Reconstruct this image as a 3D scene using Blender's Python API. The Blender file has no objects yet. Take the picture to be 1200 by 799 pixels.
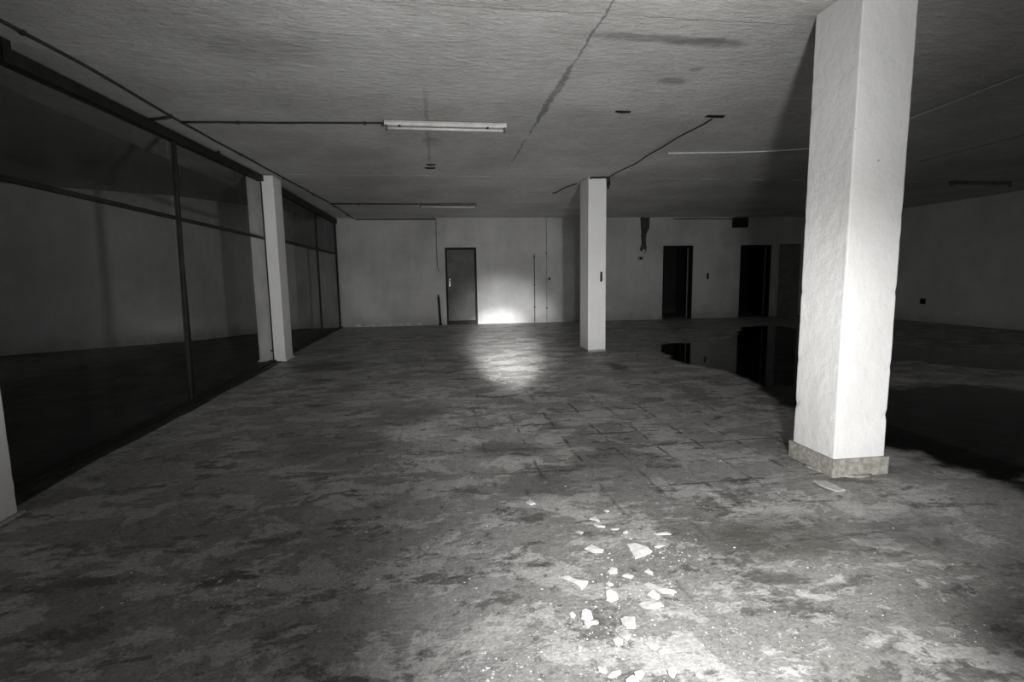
import bpy, bmesh, math, random
from mathutils import Vector, Matrix, noise
random.seed(7)
S = bpy.context.scene
COL = S.collection
# ------------------------------------------------------------------ camera
F, YAW, PITCH, ROLL, CAMZ = 601.06, .14057, .12333, -.01574, 1.3267
fw = Vector((math.sin(YAW)*math.cos(PITCH), math.cos(YAW)*math.cos(PITCH), -math.sin(PITCH)))
r0 = Vector((math.cos(YAW), -math.sin(YAW), 0)); u0 = r0.cross(fw)
RT = math.cos(ROLL)*r0 + math.sin(ROLL)*u0
UP = -math.sin(ROLL)*r0 + math.cos(ROLL)*u0
cam = bpy.data.objects.new('camera', bpy.data.cameras.new('camera'))
COL.objects.link(cam)
m = Matrix.Identity(4)
for i in range(3):
    m[i][0] = RT[i]; m[i][1] = UP[i]; m[i][2] = -fw[i]
m[0][3], m[1][3], m[2][3] = 0, 0, CAMZ
cam.matrix_world = m
cam.data.sensor_width = 36; cam.data.lens = F/1200*36
cam.data.clip_start = .05; cam.data.clip_end = 100
S.camera = cam

def ray(x, y): return RT*((x-600)/F) + UP*(-(y-399.5)/F) + fw
def onz(x, y, z=0.0):
    d = ray(x, y); t = (z-CAMZ)/d.z
    return Vector((d.x*t, d.y*t, z))

# ------------------------------------------------------------------ dimensions
H = 3.0                      # main ceiling
WK, WC = -.0296, 14.868      # face of the back wall: y = WC + WK*x
def wy(x): return WC + WK*x
RX = 12.6                    # right wall
PX = -2.74                   # plane of the glazed partition

# ------------------------------------------------------------------ node helper
class N:
    def __init__(self, name):
        self.m = bpy.data.materials.new(name); self.m.use_nodes = True
        self.t = self.m.node_tree; self.t.nodes.clear()
        self.out = self.n('ShaderNodeOutputMaterial')
        tc = self.n('ShaderNodeTexCoord'); self.co = tc.outputs['Object']
    def n(self, typ, **kw):
        x = self.t.nodes.new(typ)
        for k, v in kw.items(): setattr(x, k, v)
        return x
    def link(self, a, b): self.t.links.new(a, b)
    def put(self, sock, v):
        if v is None: return
        if hasattr(v, 'is_output') : self.link(v, sock)
        else: sock.default_value = v
    def math(self, op, a, b=None, c=None, clamp=False):
        x = self.n('ShaderNodeMath', operation=op, use_clamp=clamp)
        self.put(x.inputs[0], a)
        if b is not None: self.put(x.inputs[1], b)
        if c is not None: self.put(x.inputs[2], c)
        return x.outputs[0]
    def vec(self, scale=(1, 1, 1), loc=(0, 0, 0), co=None):
        x = self.n('ShaderNodeMapping'); self.link(co or self.co, x.inputs[0])
        x.inputs['Scale'].default_value = scale; x.inputs['Location'].default_value = loc
        return x.outputs[0]
    def noise(self, scale, detail=4, rough=.55, co=None, dist=0.):
        x = self.n('ShaderNodeTexNoise'); self.link(co or self.co, x.inputs['Vector'])
        x.inputs['Scale'].default_value = scale; x.inputs['Detail'].default_value = detail
        x.inputs['Roughness'].default_value = rough; x.inputs['Distortion'].default_value = dist
        return x.outputs['Fac']
    def voro(self, scale, feature='F1', co=None, out='Distance'):
        x = self.n('ShaderNodeTexVoronoi', feature=feature); self.link(co or self.co, x.inputs['Vector'])
        x.inputs['Scale'].default_value = scale
        return x.outputs[out]
    def sstep(self, v, a, b, lo=0., hi=1.):
        x = self.n('ShaderNodeMapRange', interpolation_type='SMOOTHSTEP')
        self.put(x.inputs[0], v); x.inputs[1].default_value = a; x.inputs[2].default_value = b
        x.inputs[3].default_value = lo; x.inputs[4].default_value = hi
        return x.outputs[0]
    def lin(self, v, a, b, lo, hi):
        x = self.n('ShaderNodeMapRange'); self.put(x.inputs[0], v)
        x.inputs[1].default_value = a; x.inputs[2].default_value = b
        x.inputs[3].default_value = lo; x.inputs[4].default_value = hi
        return x.outputs[0]
    def mix(self, fac, a, b):
        x = self.n('ShaderNodeMix', data_type='RGBA')
        self.put(x.inputs[0], fac); self.put(x.inputs[6], a); self.put(x.inputs[7], b)
        return x.outputs[2]
    def xyz(self, co=None):
        x = self.n('ShaderNodeSeparateXYZ'); self.link(co or self.co, x.inputs[0]); return x.outputs
    def blob(self, cx, cy, rx, ry, wob, soft=.5):
        """irregular spot on a horizontal surface, 1 inside"""
        o = self.xyz()
        a = self.math('DIVIDE', self.math('SUBTRACT', o[0], cx), rx)
        b = self.math('DIVIDE', self.math('SUBTRACT', o[1], cy), ry)
        d = self.math('SQRT', self.math('ADD', self.math('MULTIPLY', a, a), self.math('MULTIPLY', b, b)))
        d = self.math('ADD', d, self.math('MULTIPLY', self.math('SUBTRACT', wob, .5), 1.8))
        return self.sstep(d, 1.-soft, 1.+soft, 1., 0.)
    def bump(self, height, strength, dist=.01, prev=None):
        x = self.n('ShaderNodeBump'); self.put(x.inputs['Height'], height)
        x.inputs['Strength'].default_value = strength; x.inputs['Distance'].default_value = dist
        if prev: self.link(prev, x.inputs['Normal'])
        return x.outputs[0]
    def pbr(self, color, rough=.6, spec=.5, metal=0., normal=None):
        b = self.n('ShaderNodeBsdfPrincipled')
        self.put(b.inputs['Base Color'], color); self.put(b.inputs['Roughness'], rough)
        self.put(b.inputs['Specular IOR Level'], spec); b.inputs['Metallic'].default_value = metal
        if normal: self.link(normal, b.inputs['Normal'])
        self.link(b.outputs[0], self.out.inputs[0]); return self.m
def g(v, w=0.): return (v*(1+w), v*(1+w*.4), v*(1-w), 1)

# ------------------------------------------------------------------ materials
def mat_floor(name, damp):
    k = N(name)
    big = k.noise(.7, 6, .6, dist=.4); med = k.noise(2.3, 10, .66, dist=.6); fine = k.noise(17, 8, .7); grit = k.noise(70, 3, .6)
    def layer(scale, t, soft, loc, det=13, rough=.72, sc=(1, 1, 1), dist=.3):
        return k.sstep(k.noise(scale, det, rough, co=k.vec(sc, loc), dist=dist), t, t+soft)
    c = k.mix(k.sstep(big, .35, .65), g(.19, .04), g(.29, .02))
    film = layer(2.6, .50, .035, (3, 1, 0), sc=(.8, 1.2, 1))            # pale worn coating
    c = k.mix(k.math('MULTIPLY', film, .75), c, g(.42, .02))
    grime = layer(3.4, .545, .05, (7, 4, 0), rough=.75, sc=(.75, 1.3, 1))  # trodden-in dirt
    c = k.mix(k.math('MULTIPLY', grime, .70), c, g(.065, .07))
    pits = layer(15, .60, .04, (1, 9, 0), 6, .7)
    c = k.mix(k.math('MULTIPLY', pits, .6), c, g(.05, .05))
    fleck = k.math('MULTIPLY', layer(19, .60, .04, (5, 5, 0), 7, .72), k.sstep(k.noise(1.7, 4), .42, .6))
    c = k.mix(k.math('MULTIPLY', fleck, .7), c, g(.52, .02))
    sh = k.n('ShaderNodeMix', data_type='RGBA', blend_type='MULTIPLY'); sh.inputs[0].default_value = 1.
    k.link(c, sh.inputs[6]); tone = k.lin(k.math('ADD', fine, grit), .7, 1.3, .62, 1.38)
    cm = k.n('ShaderNodeCombineColor'); [k.link(tone, cm.inputs[i]) for i in range(3)]; k.link(cm.outputs[0], sh.inputs[7])
    c = sh.outputs[2]
    # worn tile joints in the middle of the floor, right of the centre line
    o = k.xyz()
    wob = k.math('MULTIPLY', k.math('SUBTRACT', k.noise(5, 7, .7), .5), .075)
    def joint(ax, per, ph, w):
        t = k.math('ADD', k.math('DIVIDE', k.math('ADD', k.math('SUBTRACT', o[ax], ph), wob), per), 100.5)
        t = k.math('ABSOLUTE', k.math('SUBTRACT', k.math('FRACT', t), .5))
        return k.sstep(t, w*.25, w, 1., 0.)
    j = k.math('MAXIMUM', joint(0, .335, 1.655, .055), joint(1, .375, 3.33, .05))
    zone = k.blob(1.6, 3.9, 1.25, 1.6, k.noise(1.1, 3), .45)
    vis = k.sstep(k.noise(2.6, 5, .65), .44, .58)
    far = k.math('MULTIPLY', k.sstep(k.noise(1.6, 5), .55, .68), .45)
    jm = k.math('MULTIPLY', j, k.math('MAXIMUM', k.math('MULTIPLY', zone, vis), far))
    c = k.mix(k.math('MULTIPLY', jm, .72), c, g(.035, .1))
    # stains
    w1 = k.noise(3.5, 5)
    for (x, y, a, b, s, col) in ((1.66, 2.24, .36, .22, .75, g(.05, .14)), (.47, 3.86, .30, .16, .6, g(.05, .05)),
                                 (.75, 3.15, .42, .26, .45, g(.06, .05)), (-.9, 4.1, .5, .4, .4, g(.06, .04)), (2.35, 2.2, .3, .16, .55, g(.05, .06)),
                                 (-1.75, 8.2, .5, .55, .7, g(.04, .0)), (-.35, 5.1, .35, .4, .5, g(.05, .02)), (2.55, 7.2, .12, .35, .8, g(.03, .0))):
        c = k.mix(k.math('MULTIPLY', k.blob(x, y, a, b, w1, .5), s), c, col)
    # scuffed pale patches and specks of white paint
    scuff = k.math('MULTIPLY', k.sstep(k.noise(1.1, 5, .7, dist=.5), .56, .70), k.sstep(k.noise(34, 5, .75), .53, .63))
    c = k.mix(k.math('MULTIPLY', scuff, .6), c, g(.42, .02))
    near = k.blob(.95, 1.75, .85, .75, w1, .6)
    sp = k.math('MULTIPLY', k.sstep(k.voro(55), .10, .20, 1., 0.), k.sstep(k.noise(9, 3), .50, .62))
    c = k.mix(k.math('MULTIPLY', sp, k.math('ADD', k.math('MULTIPLY', near, .8), .12)), c, g(.7))
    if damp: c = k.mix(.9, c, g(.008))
    rough = k.math('ADD', k.lin(med, .3, .7, .62, .36), k.math('MULTIPLY', jm, .2))
    nb = k.bump(fine, .6, .016); nb = k.bump(grit, .5, .005, nb); nb = k.bump(k.math('SUBTRACT', film, grime), .5, .006, nb)
    nb = k.bump(k.math('SUBTRACT', 1., jm), .5, .006, nb)
    return k.pbr(c, rough, .15 if damp else .42, 0, nb)

def mat_plaster(name, lo, hi, bump=.5, dirt=.35, stretch=(1, 1, 1), marks=True):
    k = N(name)
    big = k.noise(.8, 5, .6); med = k.noise(4.5, 6, .6); fine = k.noise(38, 5, .65)
    streak = k.noise(2.2, 6, .6, co=k.vec((1.5, 1.5, .4)))
    v = k.math('ADD', k.math('MULTIPLY', big, .75), k.math('MULTIPLY', streak, .25))
    c = k.mix(k.sstep(v, .34, .66), g(lo, .015), g(hi, .01))
    if marks:
        spot = k.math('MULTIPLY', k.sstep(k.voro(7.5), .03, .075, 1., 0.), k.sstep(k.noise(2.7, 2), .57, .64))
        c = k.mix(k.math('MULTIPLY', spot, .6), c, g(.08, .1))
        foot = k.sstep(k.math('ADD', k.xyz()[2], k.math('MULTIPLY', k.noise(3, 5), -.5)), -.28, .12, 1., 0.)
        c = k.mix(k.math('MULTIPLY', foot, dirt), c, g(.12, .08))
    lump = k.noise(11, 6, .6, co=k.vec(stretch))
    nb = k.bump(lump, bump, .02); nb = k.bump(fine, bump*.5, .006, nb)
    return k.pbr(c, .78, .25, 0, nb)

def mat_ceiling(name):
    k = N(name); o = k.xyz()
    co = k.vec((1., 2.3, 1.))
    lump = k.noise(8.5, 8, .66, co=co); fine = k.noise(26, 6, .65, co=co); big = k.noise(.9, 5, .6)
    v = k.math('ADD', k.math('MULTIPLY', big, .6), k.math('MULTIPLY', lump, .4))
    c = k.mix(k.sstep(v, .35, .66), g(.47, .02), g(.66, .015))
    # long crack running into the depth, wide where the filler has come out
    wob = k.math('MULTIPLY', k.math('SUBTRACT', k.noise(4.5, 8, .75), .5), .12)
    dx = k.math('ABSOLUTE', k.math('ADD', k.math('SUBTRACT', o[0], 1.12), wob))
    ylim = k.math('MULTIPLY', k.sstep(o[1], 2.2, 2.6), k.sstep(o[1], 7.6, 8.4, 1., 0.))
    wide = k.math('MULTIPLY', k.sstep(o[1], 4.1, 4.5), k.sstep(o[1], 5.3, 6.0, 1., 0.))
    hw = k.math('ADD', .008, k.math('MULTIPLY', k.math('MULTIPLY', wide, k.math('POWER', k.noise(13, 6, .75), 1.5)), .07))
    crack = k.math('MULTIPLY', k.sstep(k.math('DIVIDE', dx, hw), .55, 1.3, 1., 0.), ylim)
    crack = k.math('MULTIPLY', crack, k.sstep(k.noise(4, 4), .3, .5))
    c = k.mix(k.math('MULTIPLY', crack, .62), c, g(.10, .03))
    # fine crack across
    wob2 = k.math('MULTIPLY', k.math('SUBTRACT', k.noise(5, 6, .7), .5), .10)
    dy = k.math('ABSOLUTE', k.math('ADD', k.math('SUBTRACT', o[1], 3.42), wob2))
    crack2 = k.math('MULTIPLY', k.sstep(dy, .003, .010, 1., 0.), k.math('MULTIPLY', k.sstep(o[0], -.6, .2), k.sstep(o[0], 2.3, 2.9, 1., 0.)))
    c = k.mix(k.math('MULTIPLY', k.math('MULTIPLY', crack2, k.sstep(k.noise(3, 4), .4, .6)), .5), c, g(.14, .03))
    # second faint line beneath the lamp
    dx3 = k.math('ABSOLUTE', k.math('ADD', k.math('SUBTRACT', o[0], -.06), wob))
    crack3 = k.math('MULTIPLY', k.sstep(dx3, .008, .03, 1., 0.), k.math('MULTIPLY', k.sstep(o[1], 4.6, 5.2), k.sstep(o[1], 7.6, 8.1, 1., 0.)))
    c = k.mix(k.math('MULTIPLY', crack3, .35), c, g(.16))
    # damp stain band and small stains
    w = k.noise(4.5, 6, .65)
    for (x, y, a, b, s) in ((1.62, 3.70, .62, .055, .55), (2.0, 3.73, .33, .06, .45), (2.07, 4.45, .14, .07, .5), (2.15, 4.2, .05, .04, .4), (2.7, 3.25, .3, .14, .25), (-.03, 6.6, .1, .2, .3), (-1.2, 4.2, .5, .2, .25), (.2, 3.3, .8, .12, .2)):
        c = k.mix(k.math('MULTIPLY', k.blob(x, y, a, b, w, .45), s), c, g(.13, .05))
    nb = k.bump(lump, .95, .04); nb = k.bump(fine, .8, .012, nb)
    nb = k.bump(k.math('SUBTRACT', 1., k.math('MAXIMUM', crack, crack2)), .6, .01, nb)
    return k.pbr(c, .85, .2, 0, nb)

def mat_plain(name, v, rough=.5, spec=.5, metal=0., warm=0., var=.35, scale=9, bump=.15):
    k = N(name)
    n1 = k.noise(scale, 6, .65); n2 = k.noise(scale*6, 3, .6)
    c = k.mix(k.sstep(n1, .35, .68), g(v*(1-var), warm), g(v*(1+var), warm))
    nb = k.bump(n2, bump, .004)
    return k.pbr(c, k.lin(n1, .3, .7, max(.05, rough-.1), min(1, rough+.1)), spec, metal, nb)

def mat_glass(name, tint, haze):
    k = N(name)
    tr = k.n('ShaderNodeBsdfTransparent'); tr.inputs[0].default_value = (tint, tint, tint, 1)
    gl = k.n('ShaderNodeBsdfGlossy'); gl.inputs['Roughness'].default_value = .12; gl.inputs[0].default_value = (.5, .5, .5, 1)
    df = k.n('ShaderNodeBsdfDiffuse'); df.inputs[0].default_value = g(.10, .05)
    fr = k.n('ShaderNodeFresnel'); fr.inputs[0].default_value = 1.25
    ge = k.n('ShaderNodeNewGeometry')
    fac = k.math('MULTIPLY', fr.outputs[0], k.math('SUBTRACT', 1., ge.outputs['Backfacing']))
    m1 = k.n('ShaderNodeMixShader'); k.link(fac, m1.inputs[0]); k.link(tr.outputs[0], m1.inputs[1]); k.link(gl.outputs[0], m1.inputs[2])
    m2 = k.n('ShaderNodeMixShader')
    dust = k.math('MULTIPLY', k.sstep(k.noise(1.6, 6, .65), .3, .75), haze)
    k.link(dust, m2.inputs[0]); k.link(m1.outputs[0], m2.inputs[1]); k.link(df.outputs[0], m2.inputs[2])
    k.link(m2.outputs[0], k.out.inputs[0]); return k.m

def mat_water(name):
    k = N(name)
    tr = k.n('ShaderNodeBsdfTransparent'); tr.inputs[0].default_value = (.28, .28, .28, 1)
    gl = k.n('ShaderNodeBsdfGlossy'); gl.inputs['Roughness'].default_value = .03
    fr = k.n('ShaderNodeFresnel'); fr.inputs[0].default_value = 1.33
    nb = k.bump(k.noise(5, 3), .03, .01)
    k.link(nb, gl.inputs['Normal']); k.link(nb, fr.inputs['Normal'])
    m1 = k.n('ShaderNodeMixShader'); k.link(fr.outputs[0], m1.inputs[0]); k.link(tr.outputs[0], m1.inputs[1]); k.link(gl.outputs[0], m1.inputs[2])
    at = k.n('ShaderNodeAttribute', attribute_name='film')
    f = k.math('ADD', at.outputs['Fac'], k.math('MULTIPLY', k.math('SUBTRACT', k.noise(4.5, 7, .65), .5), 1.1))
    f = k.math('MULTIPLY', k.sstep(f, .2, .62), k.sstep(at.outputs['Fac'], .0, .2))
    clear = k.n('ShaderNodeBsdfTransparent'); m2 = k.n('ShaderNodeMixShader')
    k.link(f, m2.inputs[0]); k.link(clear.outputs[0], m2.inputs[1]); k.link(m1.outputs[0], m2.inputs[2])
    k.link(m2.outputs[0], k.out.inputs[0]); return k.m

M = dict(
    floor=mat_floor('worn_concrete_floor', False), damp=mat_floor('damp_dark_floor', True),
    ceil=mat_ceiling('painted_concrete_ceiling'), ceil2=mat_plaster('ceiling_over_side_room', .34, .44, .5, 0, (1, 3, 1), False),
    wall=mat_plaster('back_wall_paint', .36, .50, .3), wall2=mat_plaster('side_wall_paint', .50, .62, .3),
    column=mat_plaster('white_column_plaster', .74, .84, .42, .15, (1, 1, .8)), wall3=mat_plaster('side_room_wall_paint', .62, .74, .3), dark=mat_plaster('room_darkness_paint', .025, .04, .2, .2),
    skirt=mat_plain('terrazzo_skirting', .30, .7, .3, 0, .08, .28, 30, .5), base=mat_plain('painted_skirting', .42, .7, .3),
    steel=mat_plain('dark_painted_steel', .016, .55, .2, 0, .08), frame=mat_plain('dark_door_frame', .012, .6, .12, 0, .06),
    door=mat_plain('grey_door_paint', .105, .6, .2, 0, .02, .2, 3), panel=mat_plain('flush_panel_paint', .16, .6, .3, 0, .02, .2, 3),
    metal=mat_plain('worn_bright_metal', .22, .35, .5, .8, .02), white=mat_plain('white_lamp_enamel', .72, .4, .5, 0, .02, .12),
    tube=mat_plain('white_glass_tube', .8, .2, .5, 0, 0, .05), dull=mat_plain('dark_lamp_enamel', .10, .6, .4), grey=mat_plain('grey_lamp_enamel', .30, .6, .3),
    duct=mat_plain('rusty_dark_sheet', .055, .7, .2, 0, .05), cable=mat_plain('black_cable', .03, .6, .4), pale=mat_plain('white_cable', .7, .5, .4, 0, 0, .1), pipe=mat_plain('painted_pipe', .28, .6, .3),
    flake=mat_plain('white_plaster', .66, .8, .2, 0, .01, .12, 30, .5), flake2=mat_plain('grey_plaster', .50, .8, .2, 0, .02, .15, 30, .5),
    mortar=mat_plain('pale_mortar', .33, .85, .2, 0, .03, .3, 40, .6),
    glass_low=mat_glass('dirty_glass', .93, .12), glass_mid=mat_glass('dull_glass', .86, .15), glass_high=mat_glass('grimy_glass', .74, .22), water=mat_water('standing_water'))

# ------------------------------------------------------------------ mesh helpers
def obj(name, bm, mat, parent=None, smooth=False, kind=None, label=None, cat=None, group=None, bevel=0):
    me = bpy.data.meshes.new(name)
    bmesh.ops.recalc_face_normals(bm, faces=bm.faces[:])
    bm.to_mesh(me); bm.free()
    me.materials.append(M[mat])
    if smooth:
        for p in me.polygons: p.use_smooth = True
    o = bpy.data.objects.new(name, me); COL.objects.link(o)
    if parent: o.parent = parent
    if kind: o['kind'] = kind
    if label: o['label'] = label
    if cat: o['category'] = cat
    if group: o['group'] = group
    if bevel:
        b = o.modifiers.new('bevel', 'BEVEL'); b.width = bevel; b.segments = 2; b.limit_method = 'ANGLE'
    return o
def thing(name, label, cat, loc=(0, 0, 0), group=None):
    o = bpy.data.objects.new(name, None); COL.objects.link(o); o.location = loc
    o.empty_display_size = .1
    o['label'] = label; o['category'] = cat
    if group: o['group'] = group
    return o
def part(name, bm, mat, root, **kw):
    """part given in world coordinates, re-based on its thing's origin"""
    off = root.location.copy()
    p = root.parent
    while p: off += p.location; p = p.parent
    bmesh.ops.translate(bm, verts=bm.verts[:], vec=-off)
    return obj(name, bm, mat, root, **kw)
def box(bm, x0, x1, y0, y1, z0, z1):
    v = [bm.verts.new(p) for p in ((x0, y0, z0), (x1, y0, z0), (x1, y1, z0), (x0, y1, z0), (x0, y0, z1), (x1, y0, z1), (x1, y1, z1), (x0, y1, z1))]
    for f in ((3, 2, 1, 0), (4, 5, 6, 7), (0, 1, 5, 4), (1, 2, 6, 5), (2, 3, 7, 6), (3, 0, 4, 7)): bm.faces.new([v[i] for i in f])
    return v
def B(*a):
    bm = bmesh.new(); box(bm, *a); return bm
def prism(bm, pts, z0, z1):
    lo = [bm.verts.new((p[0], p[1], z0)) for p in pts]; hi = [bm.verts.new((p[0], p[1], z1)) for p in pts]
    n = len(pts)
    bm.faces.new(lo[::-1]); bm.faces.new(hi)
    for i in range(n): bm.faces.new((lo[i], lo[(i+1) % n], hi[(i+1) % n], hi[i]))
def wallbox(bm, x0, x1, z0, z1, d0, d1):
    """box on the back wall: d is depth behind (+) or before (-) its face"""
    prism(bm, ((x0, wy(x0)+d0), (x1, wy(x1)+d0), (x1, wy(x1)+d1), (x0, wy(x0)+d1)), z0, z1)
def WB(*a):
    bm = bmesh.new(); wallbox(bm, *a); return bm
def tube(bm, pts, r, seg=8):
    pts = [Vector(p) for p in pts]; rings = []
    for i, p in enumerate(pts):
        t = (pts[min(i+1, len(pts)-1)] - pts[max(i-1, 0)]).normalized()
        a = t.cross(Vector((0, 0, 1)));
        if a.length < .05: a = t.cross(Vector((1, 0, 0)))
        a.normalize(); b = t.cross(a)
        rings.append([bm.verts.new(p + (a*math.cos(q*2*math.pi/seg) + b*math.sin(q*2*math.pi/seg))*r) for q in range(seg)])
    for i in range(len(rings)-1):
        for q in range(seg):
            bm.faces.new((rings[i][q], rings[i][(q+1) % seg], rings[i+1][(q+1) % seg], rings[i+1][q]))
    bm.faces.new(rings[0][::-1]); bm.faces.new(rings[-1])
def T(pts, r, seg=8):
    bm = bmesh.new(); tube(bm, pts, r, seg); return bm
def grid_box(x0, x1, y0, y1, z0, z1, step=.06, amp=.0016, bev=.010):
    """hand-plastered pillar: finely divided box with uneven faces and worn edges"""
    bm = bmesh.new(); box(bm, x0, x1, y0, y1, z0, z1)
    bmesh.ops.bevel(bm, geom=[e for e in bm.edges if abs(e.verts[0].co.z-e.verts[1].co.z) > .5], offset=bev, segments=2, affect='EDGES', profile=.6)
    nz = int((z1-z0)/step)
    for i in range(1, nz):
        z = z0+(z1-z0)*i/nz
        bmesh.ops.bisect_plane(bm, geom=bm.verts[:]+bm.edges[:]+bm.faces[:], plane_co=(0, 0, z), plane_no=(0, 0, 1))
    for ax, a, b in ((0, x0, x1), (1, y0, y1)):
        for i in range(1, 8):
            c = [0, 0, 0]; c[ax] = a+(b-a)*i/8; nn = [0, 0, 0]; nn[ax] = 1
            bmesh.ops.bisect_plane(bm, geom=bm.verts[:]+bm.edges[:]+bm.faces[:], plane_co=c, plane_no=nn)
    cx, cy = (x0+x1)/2, (y0+y1)/2
    for v in bm.verts:
        p = v.co.copy()
        d = noise.noise(p*3.1)*amp + noise.noise(p*11)*amp*.6
        edge = min(abs(p.x-x0), abs(p.x-x1))+min(abs(p.y-y0), abs(p.y-y1))
        if edge < bev*1.6: d -= max(0, noise.noise(Vector((cx, cy, p.z*14)))-.2)*.012
        n = Vector((p.x-cx, p.y-cy, 0))
        n = Vector((n.x if abs(p.x-x0) < .02 or abs(p.x-x1) < .02 else 0, n.y if abs(p.y-y0) < .02 or abs(p.y-y1) < .02 else 0, 0))
        if n.length > 0: v.co += n.normalized()*d
    return bm

# ------------------------------------------------------------------ the room
obj('floor', B(PX, RX+.2, -4, 18.0, -.2, 0), 'floor', kind='structure')
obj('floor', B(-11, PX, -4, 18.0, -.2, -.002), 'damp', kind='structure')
bm = bmesh.new(); box(bm, -3.6, RX+.2, -4, 8.78, H, H+.3); box(bm, -3.6, RX+.2, 8.78, 18.0, H-.022+.04, H+.3)
# formwork lip over the pillar row: uneven ridge of concrete
obj('ceiling', bm, 'ceil', kind='structure')
bm = bmesh.new(); pts = []
n = 150
for i in range(n):
    x = PX+.1+(RX-PX-.2)*i/(n-1)
    pts.append((x, 8.78+.03*noise.noise(Vector((x*.8, 0, 3))), H+.008+.016*noise.noise(Vector((x*3, 5, 0)))))
tube(bm, pts, .013, 6)
obj('trim_1', bm, 'ceil', kind='structure', smooth=True)
obj('ceiling', B(-11, -3.6, -4, 18.0, 3.22, 3.5), 'ceil2', kind='structure')
# back wall with its door openings; the doors stand in reveals 0.2 m deep
D1, D2, D3 = (.22, 1.11), (6.66, 7.60), (9.10, 10.10)
DH = 2.19
bm = bmesh.new()
xs = [-4.2, D1[0], D1[1], D2[0], D2[1], D3[0], D3[1], RX+.2]
for i in range(0, 8, 2): wallbox(bm, xs[i], xs[i+1], 0, 3.3, 0, .22)
for d in (D1, D2, D3): wallbox(bm, d[0], d[1], DH, 3.3, 0, .22)
obj('wall_back', bm, 'wall', kind='structure')
bm = bmesh.new(); prism(bm, ((RX, -4), (RX+.2, -4), (RX+.2, wy(RX)+.2), (RX, wy(RX))), 0, 3.3)
obj('wall_right', bm, 'wall2', kind='structure')
# oblique wall of the side room behind the partition
P0, P1, P2 = Vector((-10.9, 9.3, 0)), Vector((-5.7, 12.5, 0)), Vector((-3.88, 14.98, 0))
bm = bmesh.new()
prism(bm, (P0, P1, P1+Vector((-.2, .15, 0)), P0+Vector((-.1, .2, 0))), -.1, 3.4)
prism(bm, (P1, P2, P2+Vector((-.3, .1, 0)), P1+Vector((-.2, .15, 0))), -.1, 3.4)
obj('wall_left', bm, 'wall3', kind='structure')
obj('wall_left', B(-11.1, -10.9, -4, 9.5, -.1, 3.4), 'wall2', kind='structure')
obj('wall_front', B(-11, RX+.2, -4.2, -4, -.1, 3.4), 'wall2', kind='structure')
# rooms beyond the two open doorways; near-black paint stands in for their darkness
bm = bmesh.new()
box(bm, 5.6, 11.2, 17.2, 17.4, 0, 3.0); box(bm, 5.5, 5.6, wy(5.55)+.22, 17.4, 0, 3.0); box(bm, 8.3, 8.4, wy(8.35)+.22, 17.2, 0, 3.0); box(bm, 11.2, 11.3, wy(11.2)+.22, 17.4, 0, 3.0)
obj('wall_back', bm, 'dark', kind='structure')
# skirting strip left of the door and shallow plaster pier at the wall's left end
obj('baseboard_back', WB(-2.36, -.48, 0, .075, -.018, 0), 'base', kind='structure')
obj('trim_2', WB(-2.66, -2.38, 0, H, -.035, 0), 'wall', kind='structure', bevel=.006)
obj('trim_3', WB(2.80, 3.12, 0, H+.0, -.012, 0), 'wall', kind='structure')

# doors
def lining(d, t, depth0, depth1):
    bm = bmesh.new()
    wallbox(bm, d[0], d[0]+t, 0, DH, depth0, depth1); wallbox(bm, d[1]-t, d[1], 0, DH, depth0, depth1)
    wallbox(bm, d[0]+t, d[1]-t, DH-t, DH, depth0, depth1)
    return bm
def struct_empty(name, loc):
    o = bpy.data.objects.new(name, None); COL.objects.link(o); o.location = loc; o.empty_display_size = .1; o['kind'] = 'structure'; return o
d = struct_empty('door_1', (.665, wy(.665), 0))
part('door_frame', lining(D1, .055, -.008, .16), 'frame', d, label='dark frame')
bm = WB(D1[0]+.057, D1[1]-.057, .11, DH-.057, .09, .13)
leaf = part('door_leaf', bm, 'door', d, label='grey door leaf')
bm = bmesh.new(); wallbox(bm, D1[0]+.057, D1[1]-.057, .0, .108, .092, .128)
part('kick_board', bm, 'frame', leaf, label='dark strip under the leaf')
bm = bmesh.new(); wallbox(bm, .322, .348, 1.10, 1.31, .082, .09)
esc = part('lock_plate', bm, 'metal', leaf)
hx, hy = .335, wy(.335)+.082
part('door_handle', T([(hx, hy, 1.27), (hx, hy-.05, 1.27), (hx+.03, hy-.055, 1.27), (hx+.12, hy-.055, 1.265)], .010), 'metal', leaf, smooth=True, label='bright metal lever handle')
part('lock_cylinder', T([(hx, hy+.002, 1.15), (hx, hy-.022, 1.15)], .016, 12), 'metal', leaf)
for nm, dd in (('door_2', D2), ('door_3', D3)):
    e = struct_empty(nm, ((dd[0]+dd[1])/2, wy(dd[0]), 0))
    part('door_frame', lining(dd, .045, .02, .20), 'frame', e)
    if nm == 'door_2':   # leaf swung back into the dark room
        x1 = dd[1]-.05; y = wy(x1)+.2
        bm = bmesh.new(); prism(bm, ((x1-.04, y), (x1, y), (x1+.56, y+.62), (x1+.53, y+.65)), .01, DH-.06)
        part('door_leaf', bm, 'panel', e)
    else:
        x0 = dd[1]-.05; y = wy(x0)+.2
        bm = bmesh.new(); prism(bm, ((x0-.04, y), (x0, y), (x0+.60, y+.60), (x0+.57, y+.63)), .01, DH-.06)
        part('door_leaf', bm, 'panel', e)
e = struct_empty('door_4', (10.68, wy(10.68), 0))
part('door_leaf', WB(10.33, 11.03, .01, 2.21, -.022, 0), 'panel', e, bevel=.004, label='flush grey panel')
bm = bmesh.new()
wallbox(bm, 10.29, 10.33, 0, 2.25, -.03, 0); wallbox(bm, 11.03, 11.07, 0, 2.25, -.03, 0); wallbox(bm, 10.33, 11.03, 2.21, 2.25, -.03, 0)
part('door_frame', bm, 'wall', e)

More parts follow.
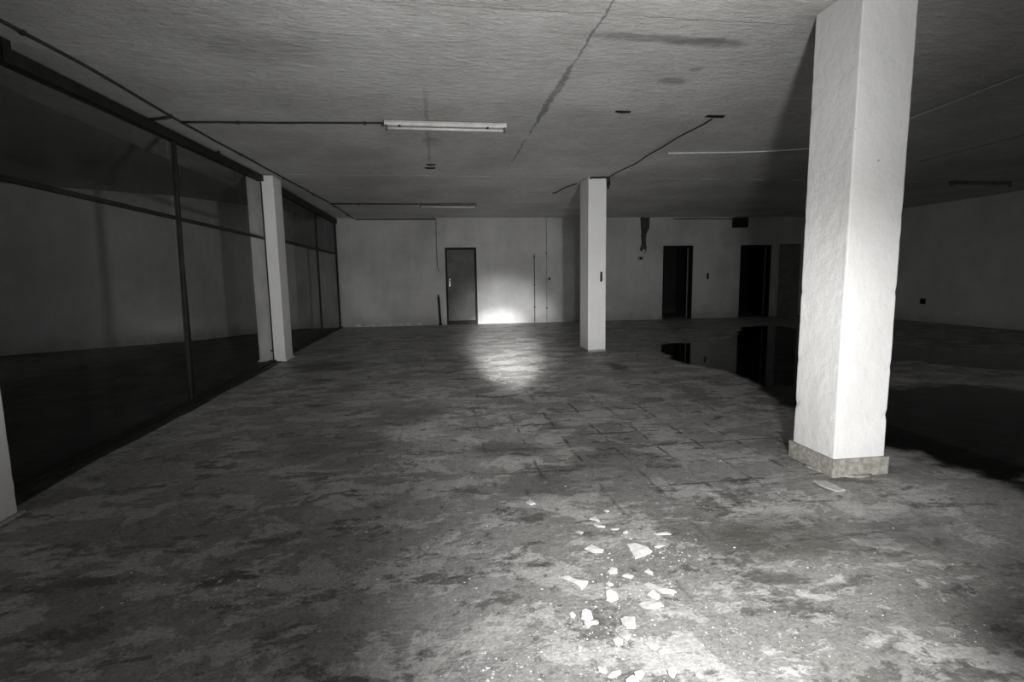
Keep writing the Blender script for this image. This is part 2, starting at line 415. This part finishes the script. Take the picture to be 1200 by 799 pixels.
# ------------------------------------------------------------------ pillars
G = 'square white plastered pillars'
def column(label, x0, x1, y0, y1, top, skirt=None, step=.06):
    r = thing('column', label, 'column', ((x0+x1)/2, (y0+y1)/2, 0), G)
    z0 = skirt or 0.
    part('shaft', grid_box(x0, x1, y0, y1, z0, top, step), 'column', r, smooth=False)
    return r
c = column('large white plastered pillar on the right, nearest one fully seen, with stone skirting', 2.515, 2.885, 2.895, 3.285, H, .115, .04)
bm = grid_box(2.497, 2.903, 2.877, 3.303, 0, .118, .03, .003, .008)
part('skirting', bm, 'skirt', c, label='speckled terrazzo skirting')
bm = bmesh.new(); tube(bm, [(2.700+.20*math.cos(a)*1.12, 3.09+.21*math.sin(a)*1.12, .003) for a in [math.pi*(.98+i*.62/10) for i in range(11)]], .010, 6)
part('mortar_bead', bm, 'mortar', c, smooth=True)
c2 = column('slim white pillar standing in the middle of the room before the back wall', 2.585, 2.905, 8.70, 9.22, H)
part('mortar_bead', B(2.575, 2.915, 8.69, 9.23, 0, .035), 'mortar', c2, bevel=.01, label='grey mortar foot')
part('wall_hook', B(2.80, 2.835, 8.675, 8.70, 1.23, 1.40), 'steel', c2, bevel=.004, label='dark metal bracket')
c3 = column('white pillar on the left standing between the two bays of the glazed partition', -2.965, -2.555, 8.90, 9.34, H)
part('mortar_bead', B(-2.985, -2.535, 8.88, 9.36, 0, .03), 'column', c3, bevel=.008)
part('cover_plate', B(-2.78, -2.73, 8.888, 8.90, .17, .20), 'steel', c3)
c4 = column('white pillar cut off by the left edge of the photo', -2.86, -2.46, 2.80, 3.22, H)
bm = bmesh.new(); prism(bm, ((-2.90, 2.74), (-2.42, 2.76), (-2.43, 3.24), (-2.90, 3.25)), 0, .022)
part('mortar_bead', bm, 'mortar', c4, bevel=.01)

# ------------------------------------------------------------------ glazed steel partition
def yz(x0, x1, q):
    """slab in the partition plane from four (y, z) corners"""
    bm = bmesh.new(); lo = [bm.verts.new((x0, y, z)) for y, z in q]; hi = [bm.verts.new((x1, y, z)) for y, z in q]
    bm.faces.new(lo[::-1]); bm.faces.new(hi)
    for i in range(4): bm.faces.new((lo[i], lo[(i+1) % 4], hi[(i+1) % 4], hi[i]))
    return bm
def partition(label, y0, y1, posts, top, th, zm, mh, root_y, upper):
    r = thing('glazed_partition', label, 'partition', (PX, root_y, 0), 'bays of the glazed partition')
    w = .016; bot = lambda y: top(y)-th
    part('top_rail', yz(PX-.05, PX+.05, ((y0, bot(y0)), (y1, bot(y1)), (y1, top(y1)), (y0, top(y0)))), 'steel', r, bevel=.006)
    part('mid_rail', B(PX-w, PX+w, y0, y1, zm-mh, zm+mh), 'steel', r, bevel=.004)
    part('bottom_rail', B(PX-.05, PX+.05, y0, y1, 0, .035), 'steel', r, bevel=.005)
    for (yb, yt, pw) in posts:
        part('post', yz(PX-.02, PX+.02, ((yb-pw, .035), (yb+pw, .035), (yt+pw, bot(yt)), (yt-pw, bot(yt)))), 'steel', r, bevel=.004)
    out = []
    for q in sorted([y0]+[p[0] for p in posts]+[y1]):
        if not out or q-out[-1] > .25: out.append(q)
    for a, b in zip(out[:-1], out[1:]):
        a, b = a+.02, b-.02
        part('lower_pane', B(PX-.004, PX+.004, a, b, .04, zm-mh-.001), 'glass_low', r, label='dirty lower glass pane')
        part('upper_pane', yz(PX-.004, PX+.004, ((a, zm+mh+.001), (b, zm+mh+.001), (b, bot(b)-.001), (a, bot(a)-.001))), upper, r, label='dirty upper glass pane')
    return r
pa = partition('long near bay of dark steel and glass partition, left of the white left pillar', 3.22, 8.88, [(5.99, 6.13, .020)], lambda y: 2.722+.0305*y, .09, 2.01, .02, 6.0, 'glass_mid')
part('door_stile', B(PX-.012, PX+.012, 6.085, 6.10, .04, 1.985), 'steel', pa)
part('end_stile', B(PX-.009, PX+.009, 8.882, 8.899, .035, 2.90), 'steel', pa)
part('hanger', B(PX-.07, PX+.07, 3.86, 3.93, 2.735, 2.885), 'steel', pa)
part('hanger', B(PX-.01, PX+.01, 7.30, 7.33, 2.93, H), 'steel', pa)
pb = partition('short far bay of dark steel and glass partition between left pillar and back wall', 9.37, 15.0-.08, [(9.50, 9.50, .05), (12.55, 12.55, .03), (14.82, 14.82, .05)], lambda y: 2.985, .12, 2.04, .028, 12.0, 'glass_high')
# worn channel in the floor beside the partition
bm = bmesh.new(); n = 60; L = []; Rr = []
for i in range(n):
    y = 3.35+5.5*i/(n-1); w = .10+.05*noise.noise(Vector((y*1.3, 2, 0)))
    L.append((PX+.05, y)); Rr.append((PX+.05+max(.03, w), y))
prism(bm, L+Rr[::-1], .0, .012)
obj('trim_4', bm, 'damp', kind='structure')

# ------------------------------------------------------------------ ceiling lamps
def batten(label, x0, x1, y, body, tubes, grp='surface fluorescent battens', z=H):
    r = thing('ceiling_light', label, 'ceiling light', ((x0+x1)/2, y, z), grp)
    part('lamp_body', B(x0, x1, y-.025, y+.045, z-.05, z), body, r, bevel=.004)
    part('reflector', B(x0+.02, x1-.02, y-.055, y-.026, z-.022, z-.014), body, r)
    for x in (x0+.012, x1-.034):
        part('lamp_holder', B(x, x+.022, y-.034, y+.02, z-.098, z-.048), 'dull', r, bevel=.004, label='dark end holder')
    if tubes: part('tube', T([(x0+.035, y-.008, z-.078), (x1-.035, y-.008, z-.078)], .014, 12), 'tube', r, smooth=True, label='white unlit tube')
    for f in (.12, .84):
        x = x0+(x1-x0)*f
        part('clip', B(x-.012, x+.012, y-.03, y+.05, z-.055, z-.049), 'steel', r)
    return r
batten('white unlit fluorescent batten, the nearest one in mid ceiling', -.51, .80, 5.82, 'white', True)
batten('dark fluorescent batten on the ceiling close to the back wall', -.36, .93, 12.05, 'dull', True, z=H+.018)  # body enamel much darker than on the nearest batten
batten('dark fluorescent batten on the far right ceiling', 9.62, 10.95, 8.68, 'dull', False)

# ------------------------------------------------------------------ cables and pipes
def cable(name, label, pts, r, mat='cable', wob=.012, clip=None, cat='cable', group=None):
    out = []
    for a, b in zip(pts[:-1], pts[1:]):
        a, b = Vector(a), Vector(b); n = max(2, int((b-a).length/.18))
        for i in range(n):
            p = a.lerp(b, i/n); q = noise.noise_vector(p*1.7)
            out.append(p+Vector((q.x*wob, q.y*wob, 0)))
    out.append(Vector(pts[-1]))
    root = thing(name, label, cat, pts[0], group)
    part('cable_run', T(out, r, 8), mat, root, smooth=True)
    if clip:
        tot = len(out)
        for i in range(clip//2, tot-1, clip):
            p = out[i]
            part('cable_clip', B(p.x-.018, p.x+.018, p.y-.014, p.y+.014, min(p.z-.012, H-.03), H), mat, root, bevel=.003)
    return root
zc = H-.014
cable('ceiling_cable', 'long black cable clipped along the ceiling beside the glazed partition', [(-2.72, 3.3, zc), (-2.62, 4.6, zc), (-2.60, 6.0, zc), (-2.44, 8.7, zc), (-2.40, 9.8, zc+.01), (-2.28, 12.0, zc+.018), (-2.25, 14.2, zc+.018), (-2.24, wy(-2.24)-.03, zc+.01)], .013, clip=9)
cable('ceiling_cable', 'short dark cable stub on ceiling by the partition, where cables meet', [(-2.92, 5.98, H-.015), (-2.76, 5.90, H-.018), (-2.63, 5.86, H-.014)], .016)
cable('ceiling_cable', 'black cable crossing the ceiling to the near white lamp', [(-2.59, 6.02, zc), (-.53, 5.87, zc)], .011, clip=7)
cable('ceiling_cable', 'black cable crossing the ceiling to the far dark lamp', [(-2.27, 12.08, zc+.018), (-.38, 12.08, zc+.018)], .014, clip=7)
cable('wall_cable', 'black cable along the top of back wall, from left corner toward the doorway', [(-2.2, wy(-2.2)-.02, H-.02), (-.5, wy(-.5)-.02, H-.02), (0.0, wy(0)-.016, H-.02)], .018)
cable('hanging_wire', 'thin dark wire hanging down the back wall left of the grey door', [(0.0, wy(0)-.012, 2.96), (-.01, wy(0)-.014, 2.3), (0.005, wy(0)-.012, 1.62), (.05, wy(0)-.03, 1.52)], .008)
cable('ceiling_cable', 'dark cable running from the middle pillar top to a ceiling hole', [(2.93, 8.62, zc), (2.98, 7.6, zc), (2.96, 6.4, zc), (2.985, 5.42, zc)], .0075, wob=.05)
cable('ceiling_cable', 'short dark cable end curling on ceiling left of middle pillar', [(2.56, 9.4, zc+.02), (2.46, 9.75, zc+.02), (2.40, 10.25, zc+.0), (2.30, 10.2, zc-.02)], .009, wob=.04)
cable('ceiling_cable', 'white cable slung under the ceiling, passing behind the large right pillar', [(3.2, 6.95, H-.008), (3.75, 6.87, H-.012), (4.4, 6.75, H-.014), (5.06, 6.54, H-.010), (5.25, 6.0, H-.010), (5.19, 5.19, H-.010), (5.03, 3.97, H-.010), (4.95, 3.2, H-.010)], .010, 'pale', .01)
cable('ceiling_cable', 'faint pale cable on the shadowy ceiling at far right', [(7.4, 7.2, H-.007), (7.36, 6.4, H-.007), (7.3, 5.5, H-.007), (7.2, 4.6, H-.007)], .008, 'pipe', .02)
def wallpipe(label, x, z0, z1, r, joints, mat='pipe'):
    o = thing('wall_pipe', label, 'pipe', (x, wy(x), 0), 'thin pipes on the back wall')
    y = wy(x)-.012-r
    part('pipe_run', T([(x, y, z0), (x+.004, y, (z0+z1)/2), (x, y, z1)], r, 8), mat, o, smooth=True)
    for z in joints: part('pipe_clip', B(x-.022, x+.022, y-r-.006, y+.014+r, z-.015, z+.015), 'steel', o, bevel=.003)
wallpipe('short thin upright pipe on back wall, right of the bright patch', 2.775, .02, 1.99, .011, (.45, 1.1, 1.9), 'steel')
wallpipe('thin upright pipe reaching the ceiling, right of the shorter pipe', 3.135, .02, H, .009, (.42, 2.0))
o = thing('pipe_stub', 'thick dark pipe standing upright against the wall left of grey door', 'pipe', (.02, wy(.02), 0))
part('pipe_run', T([(.035, wy(0)-.05, 0), (.0, wy(0)-.045, .80)], .032, 12), 'steel', o, smooth=True)
part('pipe_cap', T([(.0, wy(0)-.045, .80), (-.004, wy(0)-.045, .845), (-.004, wy(0)-.045, .87)], .020, 10), 'steel', o, smooth=True)
part('pipe_collar', T([(.035, wy(0)-.05, 0), (.034, wy(0)-.05, .04)], .048, 12), 'steel', o, smooth=True)

# ------------------------------------------------------------------ boxes and scraps on the back wall
o = thing('torn_duct', 'torn dark strip of ducting hanging from the ceiling at back wall', 'duct', (6.05, wy(6.05), H))
bm = bmesh.new()
yb = wy(6.25)-.004
prism_pts = [(5.93, 3.0), (6.19, 3.0), (6.18, 2.70), (6.145, 2.62), (6.10, 2.55), (6.085, 2.38), (6.09, 2.22), (6.12, 2.12), (6.06, 2.09), (6.02, 2.14), (5.97, 2.03), (5.935, 2.10), (5.985, 2.25), (5.965, 2.45), (5.97, 2.62)]
lo = [bm.verts.new((x, yb-.09, z)) for x, z in prism_pts]; hi = [bm.verts.new((x, yb-.004, z)) for x, z in prism_pts]
bm.faces.new(lo); bm.faces.new(hi[::-1])
for i in range(len(lo)): bm.faces.new((lo[i], hi[i], hi[(i+1) % len(lo)], lo[(i+1) % len(lo)]))
part('duct_strip', bm, 'duct', o)
part('loose_wire', T([(6.06, yb-.05, 2.2), (6.10, yb-.06, 2.05), (6.07, yb-.05, 1.95)], .014), 'steel', o, smooth=True)
o = thing('socket_plate', 'small broken grey plate on wall below the torn duct', 'socket', (5.95, yb, 1.82))
pl = part('plate', B(5.87, 6.05, yb-.03, yb-.002, 1.77, 1.88), 'pipe', o, bevel=.006)
part('socket_insert', B(5.92, 6.0, yb-.042, yb-.03, 1.795, 1.855), 'steel', pl, bevel=.004)
o = thing('vent_box', 'square dark box high on back wall between the open doorways', 'vent', (9.0, wy(9.0), 2.85))
hs = part('housing', WB(8.79, 9.22, 2.70, 2.99, -.16, 0), 'steel', o, bevel=.01)
bm = bmesh.new()
for i in range(5): wallbox(bm, 8.83, 9.18, 2.735+i*.048, 2.757+i*.048, -.172, -.16)
part('grille', bm, 'frame', hs)
o = thing('light_switch', 'small dark switch on the wall between the two open doorways', 'switch', (8.07, wy(8.07), 1.28))
sp = part('switch_plate', WB(8.04, 8.10, 1.18, 1.36, -.02, 0), 'steel', o, bevel=.004)
part('rocker', WB(8.052, 8.088, 1.25, 1.31, -.028, -.02), 'frame', sp)
o = thing('junction_box', 'tiny dark junction box beside the taller thin pipe', 'socket', (3.22, wy(3.22), 1.27))
part('housing', WB(3.195, 3.245, 1.235, 1.305, -.03, 0), 'steel', o, bevel=.004)
part('cover', WB(3.202, 3.238, 1.243, 1.297, -.036, -.03), 'frame', o)
cable('wall_cable', 'short dark cable at the wall top leading to square dark box', [(6.95, wy(6.95)-.02, 2.96), (7.9, wy(7.9)-.02, 2.97), (8.79, wy(8.79)-.02, 2.95)], .012)
d = ray(1082, 353); t = RX/d.x; q = d*t; q.z += CAMZ
o = thing('wall_hole_block', 'small dark block for a plaster hole low on the right wall beyond the large pillar', 'socket', (RX, q.y, q.z))  # raised dark block stands in for a hole in the plaster
so = part('socket_plate', B(RX-.03, RX-.001, q.y-.07, q.y+.07, q.z-.07, q.z+.07), 'steel', o, bevel=.006)
part('socket_insert', B(RX-.036, RX-.03, q.y-.035, q.y+.035, q.z-.035, q.z+.035), 'frame', so)
# ceiling scraps
def scrap(label, x, y, w, dd, z=H, rot=0):
    o = thing('ceiling_bracket', label, 'bracket', (x, y, z))
    part('base_plate', B(x-w, x+w, y-dd, y+dd, z-.007, z), 'steel', o, bevel=.002)
    part('bent_tab', T([(x-w*.8, y, z-.01), (x-w*.2, y-.01, z-.018), (x+w*.9, y-.012, z-.012)], .006, 6), 'steel', o, smooth=True)
p = onz(504, 196.5, H); scrap('dark bracket lower of two on the ceiling between both lamps', p.x, p.y, .08, .035)
p = onz(505, 192.5, H); scrap('dark bracket upper of two on the ceiling between both lamps', p.x-.0, p.y, .07, .025)
p = onz(730, 130.5, H); scrap('flat dark bracket on ceiling right of the long crack', p.x, p.y, .08, .022)
p = onz(838, 136, H); scrap('dark bracket at the end of the cable from middle pillar', p.x, p.y, .10, .035)
p = onz(704, 207, H); o = thing('cable_bundle', 'black cable bundle over the top of the middle pillar', 'cable', (p.x, 8.66, H-.02))
part('wrap', T([(2.60, 8.672, H-.03), (2.66, 8.67, H-.018), (2.76, 8.67, H-.02), (2.84, 8.67, H-.012), (2.93, 8.66, H-.02), (2.95, 8.72, H-.06), (2.94, 8.75, H-.14)], .016, 8), 'cable', o, smooth=True)
part('loose_end', T([(2.93, 8.66, H-.02), (2.99, 8.80, H-.10), (3.03, 9.0, H-.13), (3.06, 9.05, H-.11)], .018, 8), 'cable', o, smooth=True)

# ------------------------------------------------------------------ water on the floor
def puddle(label, pix, wob, seed, rim=.3):
    pts = [onz(x, y) for x, y in pix]; out = []
    for i in range(len(pts)):
        a, b = pts[i], pts[(i+1) % len(pts)]; n = max(3, int((b-a).length/.10))
        for j in range(n):
            p = a.lerp(b, j/n); q = noise.noise_vector(Vector((p.x*1.1, p.y*1.1, seed)))+.5*noise.noise_vector(Vector((p.x*4, p.y*4, seed)))
            out.append((p.x+q.x*wob, p.y+q.y*wob))
    def edge(x, y):
        best = 9.; ins = False
        for i in range(len(out)):
            (x0, y0), (x1, y1) = out[i], out[(i+1) % len(out)]
            if (y0 > y) != (y1 > y) and x < (x1-x0)*(y-y0)/(y1-y0)+x0: ins = not ins
            dx, dy = x1-x0, y1-y0; t = max(0, min(1, ((x-x0)*dx+(y-y0)*dy)/(dx*dx+dy*dy+1e-12)))
            best = min(best, (x-x0-t*dx)**2+(y-y0-t*dy)**2)
        return best**.5 if ins else -best**.5
    bm = bmesh.new(); st = .09; grid = {}
    X0 = min(p[0] for p in out); X1 = min(RX-.03, max(p[0] for p in out)); Y0 = min(p[1] for p in out); Y1 = max(p[1] for p in out)
    lay = bm.verts.layers.float.new('film')
    nx, ny = int((X1-X0)/st)+1, int((Y1-Y0)/st)+1
    for i in range(nx+1):
        for j in range(ny+1):
            x, y = X0+i*st, Y0+j*st
            if x > RX-.02 or y > wy(x)-.05: continue
            e = edge(x, y)
            if e > -.02:
                v = bm.verts.new((x, y, .0025)); v[lay] = max(0., min(1., (e-.03)/rim)); grid[i, j] = v
    for (i, j) in list(grid):
        q = [grid.get(c) for c in ((i, j), (i+1, j), (i+1, j+1), (i, j+1))]
        if all(q): bm.faces.new(q)
    for v in [v for v in bm.verts if not v.link_faces]: bm.verts.remove(v)
    o = obj('puddle', bm, 'water'); o['label'] = label; o['category'] = 'puddle'; return o
puddle('shallow puddle before the open doorways, mirroring their dark openings', [(752, 408), (768, 401), (815, 400.5), (850, 396), (866, 382), (905, 381), (938, 384), (965, 400), (962, 440), (948, 480), (925, 492), (900, 470), (872, 450), (845, 437), (811, 430), (778, 422)], .16, 1)
puddle('dark wet sheet of water on the floor right of the large pillar', [(945, 478), (990, 455), (1048, 449), (1110, 445), (1200, 455), (1290, 470), (1290, 615), (1200, 600), (1120, 572), (1075, 558), (1030, 535), (950, 512)], .14, 5, .55)
puddle('narrow strip of water along the foot of right wall', [(1000, 410), (1060, 404), (1140, 412), (1260, 424), (1260, 442), (1140, 432), (1060, 424), (1000, 425)], .15, 9)

# ------------------------------------------------------------------ plaster chips
def fr(org, sc, pts): return [(org[0]+x/sc, org[1]+y/sc) for x, y in pts]
A = ((640, 560), 6.656); C8 = ((640, 660), 5.75)
chips = [
 ('largest white plaster chip, angular, lying on the floor left of large pillar', A, [(626, 520), (690, 512), (790, 540), (832, 575), (770, 610), (695, 630), (660, 585)], 1),
 ('ragged white chip a little left of the largest chip', A, [(295, 555), (355, 520), (385, 540), (448, 565), (440, 585), (370, 585), (310, 560)], 1),
 ('long dog-leg white chip, farthest left of the bigger chips', C8, [(95, 95), (150, 88), (200, 115), (285, 125), (275, 150), (240, 178), (180, 135)], 1),
 ('triangular white chip above the sliver chips', A, [(335, 322), (380, 302), (418, 335), (415, 345)], 1),
 ('thin white sliver just below the triangular chip', A, [(368, 368), (462, 380), (455, 390), (400, 385)], 1),
 ('dull thin sliver right of the white sliver', A, [(495, 398), (570, 398), (560, 408), (510, 408)], 0),
 ('small chip right of both slivers, above the largest chip', A, [(595, 430), (625, 412), (640, 425), (620, 435)], 1),
 ('small chip left of the slivers on dark stained floor', A, [(228, 425), (260, 413), (292, 430), (270, 440)], 0),
 ('small oval chip behind the triangular chip', A, [(447, 258), (470, 248), (495, 262), (480, 272)], 1),
 ('lone small bright chip farthest from the camera, left of all others', ((500, 560), 3.343), [(388, 98), (402, 87), (428, 103), (405, 108)], 1),
 ('rounded square chip in the middle of the scatter', C8, [(400, 190), (440, 180), (480, 205), (490, 245), (440, 262), (405, 250)], 1),
 ('tall rounded chip with smaller one touching its lower edge', C8, [(240, 320), (270, 308), (305, 330), (318, 375), (280, 395), (235, 375)], 1),
 ('small round chip left of the tall rounded chip', C8, [(150, 348), (175, 332), (200, 350), (190, 375), (165, 365)], 1),
 ('small chip touching the lower edge of the tall rounded chip', C8, [(250, 402), (290, 398), (345, 392), (350, 408), (305, 415), (285, 440), (255, 425)], 1),
 ('blocky chip below the largest chip, left of the pair', C8, [(412, 60), (440, 30), (480, 38), (478, 70), (430, 75)], 1),
 ('lumpy chip just right of the blocky chip', C8, [(510, 88), (545, 72), (590, 92), (570, 105), (530, 95)], 1),
 ('oval chip alone straight below the right end of largest chip', C8, [(662, 60), (690, 42), (720, 70), (700, 78)], 1),
 ('long narrow grey-white chip pointing right, right of the scatter', C8, [(655, 145), (680, 132), (740, 165), (870, 190), (880, 200), (850, 210), (780, 205), (720, 175)], 0),
 ('ragged white chip tucked under the long narrow chip', C8, [(680, 215), (715, 180), (740, 205), (765, 215), (765, 240), (740, 250)], 1),
 ('wide broken chip below the ragged tucked chip', C8, [(620, 280), (660, 262), (770, 265), (790, 285), (760, 305), (680, 310), (640, 295)], 0),
 ('broad pale square patch of plaster in the lower scatter', C8, [(500, 380), (530, 365), (600, 370), (605, 440), (540, 445), (510, 420)], 0),
 ('pale chip below the broad square patch', C8, [(500, 495), (545, 475), (565, 505), (545, 530)], 0),
 ('flat oblong chip touching the pale chip lower left', C8, [(445, 525), (480, 505), (520, 525), (515, 550), (465, 555)], 1),
 ('beige oval chip right of the flat oblong chip', C8, [(660, 545), (700, 530), (760, 565), (740, 588), (700, 580)], 0),
 ('small ragged chip right of the beige oval chip', C8, [(750, 600), (790, 575), (835, 580), (820, 600), (770, 615)], 0),
 ('shield-shaped chip near the lower edge of the photo, in the glare', C8, [(815, 720), (850, 705), (880, 735), (860, 780), (825, 755)], 1),
 ('bright chip on the lower edge, upper one of a close pair', C8, [(590, 740), (640, 725), (665, 750), (640, 785), (600, 765)], 1),
 ('bright chip cut by the lower edge, lower one of a close pair', C8, [(535, 790), (575, 765), (625, 780), (620, 815), (535, 815)], 1),
 ('slanting narrow chip left of the close pair on lower edge', C8, [(345, 705), (360, 700), (415, 735), (400, 745), (355, 735)], 1),
 ('forked chip between the slanting chip and the close pair', C8, [(415, 770), (440, 740), (505, 725), (500, 750), (450, 775)], 1),
 ('small chip in the strongest glare near the lower edge', C8, [(1005, 760), (1030, 745), (1060, 770), (1040, 782)], 1),
 ('small solitary bright chip on dark floor left of the scatter', C8, [(210, 575), (225, 562), (242, 575), (228, 588)], 1),
 ('thin flat chip above the rounded square chip', C8, [(400, 140), (425, 130), (455, 148), (425, 155)], 1),
 ('thin upper sliver right of the largest chip', A, [(840, 436), (940, 425), (980, 442), (860, 448)], 1),
 ('thin lower sliver touching gravelly patch right of the largest chip', A, [(840, 540), (880, 522), (925, 530), (870, 550)], 1),
 ('pale broken chip at the foot of the large right pillar', ((880, 440), 3.75), [(270, 462), (330, 462), (415, 505), (380, 512), (310, 487)], 0),
]
for idx, (lab, (org, sc), pts, w) in enumerate(chips):
    P = [onz(*q) for q in fr(org, sc, pts)]
    cen = sum(P, Vector())/len(P); R = []
    n = len(P)
    for i in range(n):
        a, b = P[i], P[(i+1) % n]
        for j in range(4):
            q = a.lerp(b, j/4); s = 1+.10*noise.noise(Vector((q.x*60, q.y*60, idx))); R.append(cen+(q-cen)*s)
    bm = bmesh.new(); th = .004+.003*random.random()
    lo = [bm.verts.new((q.x-cen.x, q.y-cen.y, 0)) for q in R]
    hi = [bm.verts.new(((q.x-cen.x)*.94, (q.y-cen.y)*.94, th+.002*noise.noise(Vector((q.x*40, q.y*40, 1))))) for q in R]
    top = bm.verts.new((0, 0, th+.002))
    bm.faces.new(lo[::-1]); k = len(R)
    for i in range(k):
        bm.faces.new((lo[i], lo[(i+1) % k], hi[(i+1) % k], hi[i])); bm.faces.new((hi[i], hi[(i+1) % k], top))
    o = obj('plaster_chip', bm, 'flake' if w else 'flake2', label=lab, cat='plaster chip', group='plaster chips scattered on the floor')
    o.location = (cen.x, cen.y, .0005)
# uncountable grit
bm = bmesh.new()
def grain(x, y, s):
    a = random.random()*6.28; n = random.choice((4, 5)); h = s*.35
    lo = [bm.verts.new((x+math.cos(a+i*6.28/n)*s*random.uniform(.6, 1.2), y+math.sin(a+i*6.28/n)*s*random.uniform(.6, 1.2), .0004)) for i in range(n)]
    t = bm.verts.new((x, y, h+.0006))
    for i in range(n): bm.faces.new((lo[i], lo[(i+1) % n], t))
for (px, py, sx, sy, cnt, s) in ((735, 690, 40, 30, 420, .0032), (760, 745, 60, 35, 500, .003), (785, 645, 24, 10, 240, .004), (900, 745, 130, 50, 520, .0024), (1000, 600, 130, 60, 160, .0028),
                                 (700, 770, 60, 30, 200, .003), (540, 660, 25, 30, 120, .003), (575, 785, 35, 12, 150, .003), (260, 690, 60, 12, 120, .0045), (420, 622, 40, 12, 90, .0045), (160, 670, 40, 25, 70, .004),
                                 (600, 540, 200, 50, 220, .004), (800, 520, 120, 40, 160, .004), (650, 450, 120, 30, 90, .006), (1130, 745, 20, 8, 80, .003)):
    for _ in range(int(cnt*.6)):
        p = onz(random.gauss(px, sx), min(900, max(400, random.gauss(py, sy))))
        grain(p.x, p.y, s*min(2., .55*random.paretovariate(2.6)) if random.random() < .97 else s*random.uniform(1.6, 2.4))
obj('plaster_grit', bm, 'flake', kind='stuff', label='fine white plaster grit scattered over the worn floor', cat='grit')

# ------------------------------------------------------------------ light
def lamp(typ, name, loc, energy, target=None, **kw):
    l = bpy.data.lights.new(name, typ); l.energy = energy
    for k, v in kw.items(): setattr(l, k, v)
    o = bpy.data.objects.new(name, l); COL.objects.link(o); o.location = loc
    if target is not None:
        o.rotation_euler = (Vector(target)-Vector(loc)).to_track_quat('-Z', 'Y').to_euler()
    return o
W = (1.03, .76, .70)         # work light standing on the floor just below the frame
E = dict(up=475, col=350, floor=800, core=25000, near=26, torch=7000, halo=720, mid=390, left=430, rear_fill=70)
if E['up']: lamp('SPOT', 'work_light_up', W, E['up'], (.5, 5., 2.6), spot_size=math.radians(106), spot_blend=1., shadow_soft_size=.08)
if E['col']: lamp('SPOT', 'work_light_pillar', W, E['col'], (2.50, 3.0, .42), spot_size=math.radians(62), spot_blend=1., shadow_soft_size=.08)
if E['floor']: lamp('SPOT', 'floor_torch', (1.05, -.25, 1.7), E['floor'], (.90, 1.30, 0), spot_size=math.radians(54), spot_blend=1., shadow_soft_size=.05)
if E['core']: lamp('SPOT', 'torch_beam_core', (.30, .1, 1.25), E['core'], onz(592, 407), spot_size=math.radians(9.8), spot_blend=1., shadow_soft_size=.03)
if E['near']: lamp('SPOT', 'added_floor_fill', (-.1, -.4, 1.8), E['near'], (-.1, 2.0, 0), spot_size=math.radians(95), spot_blend=1., shadow_soft_size=.1)  # weak spot added to fill the near floor on the left
if E['torch']: lamp('SPOT', 'torch_beam', (.30, .1, 1.25), E['torch'], onz(592, 390), spot_size=math.radians(15), spot_blend=1., shadow_soft_size=.03)
if E['halo']: lamp('SPOT', 'torch_spill', (.30, .1, 1.25), E['halo'], onz(540, 380), spot_size=math.radians(40), spot_blend=1., shadow_soft_size=.03)
if E['mid']: lamp('SPOT', 'work_light_far', W, E['mid'], (2.75, 8.8, 1.4), spot_size=math.radians(40), spot_blend=1., shadow_soft_size=.08)
if E['rear_fill']: lamp('AREA', 'added_rear_fill', (5.0, -3.8, 1.8), E['rear_fill'], (5.5, 12., 1.4), shape='RECTANGLE', size=4.0, size_y=2.4)  # unseen area light added behind the camera to lift the shadows
if E['left']: lamp('SPOT', 'added_side_fill', (-1.5, -.5, 1.5), E['left'], (-3.75, 13.9, 1.0), spot_size=math.radians(33), spot_blend=1., shadow_soft_size=.3)  # spot added to brighten the side-room wall behind the glass
w = bpy.data.worlds.new('world'); S.world = w; w.use_nodes = True
w.node_tree.nodes['Background'].inputs[0].default_value = (.01, .01, .01, 1)
S.view_settings.view_transform = 'Standard'; S.view_settings.look = 'None'
S.view_settings.gamma = 1; S.view_settings.use_curve_mapping = False; S.view_settings.exposure = 0
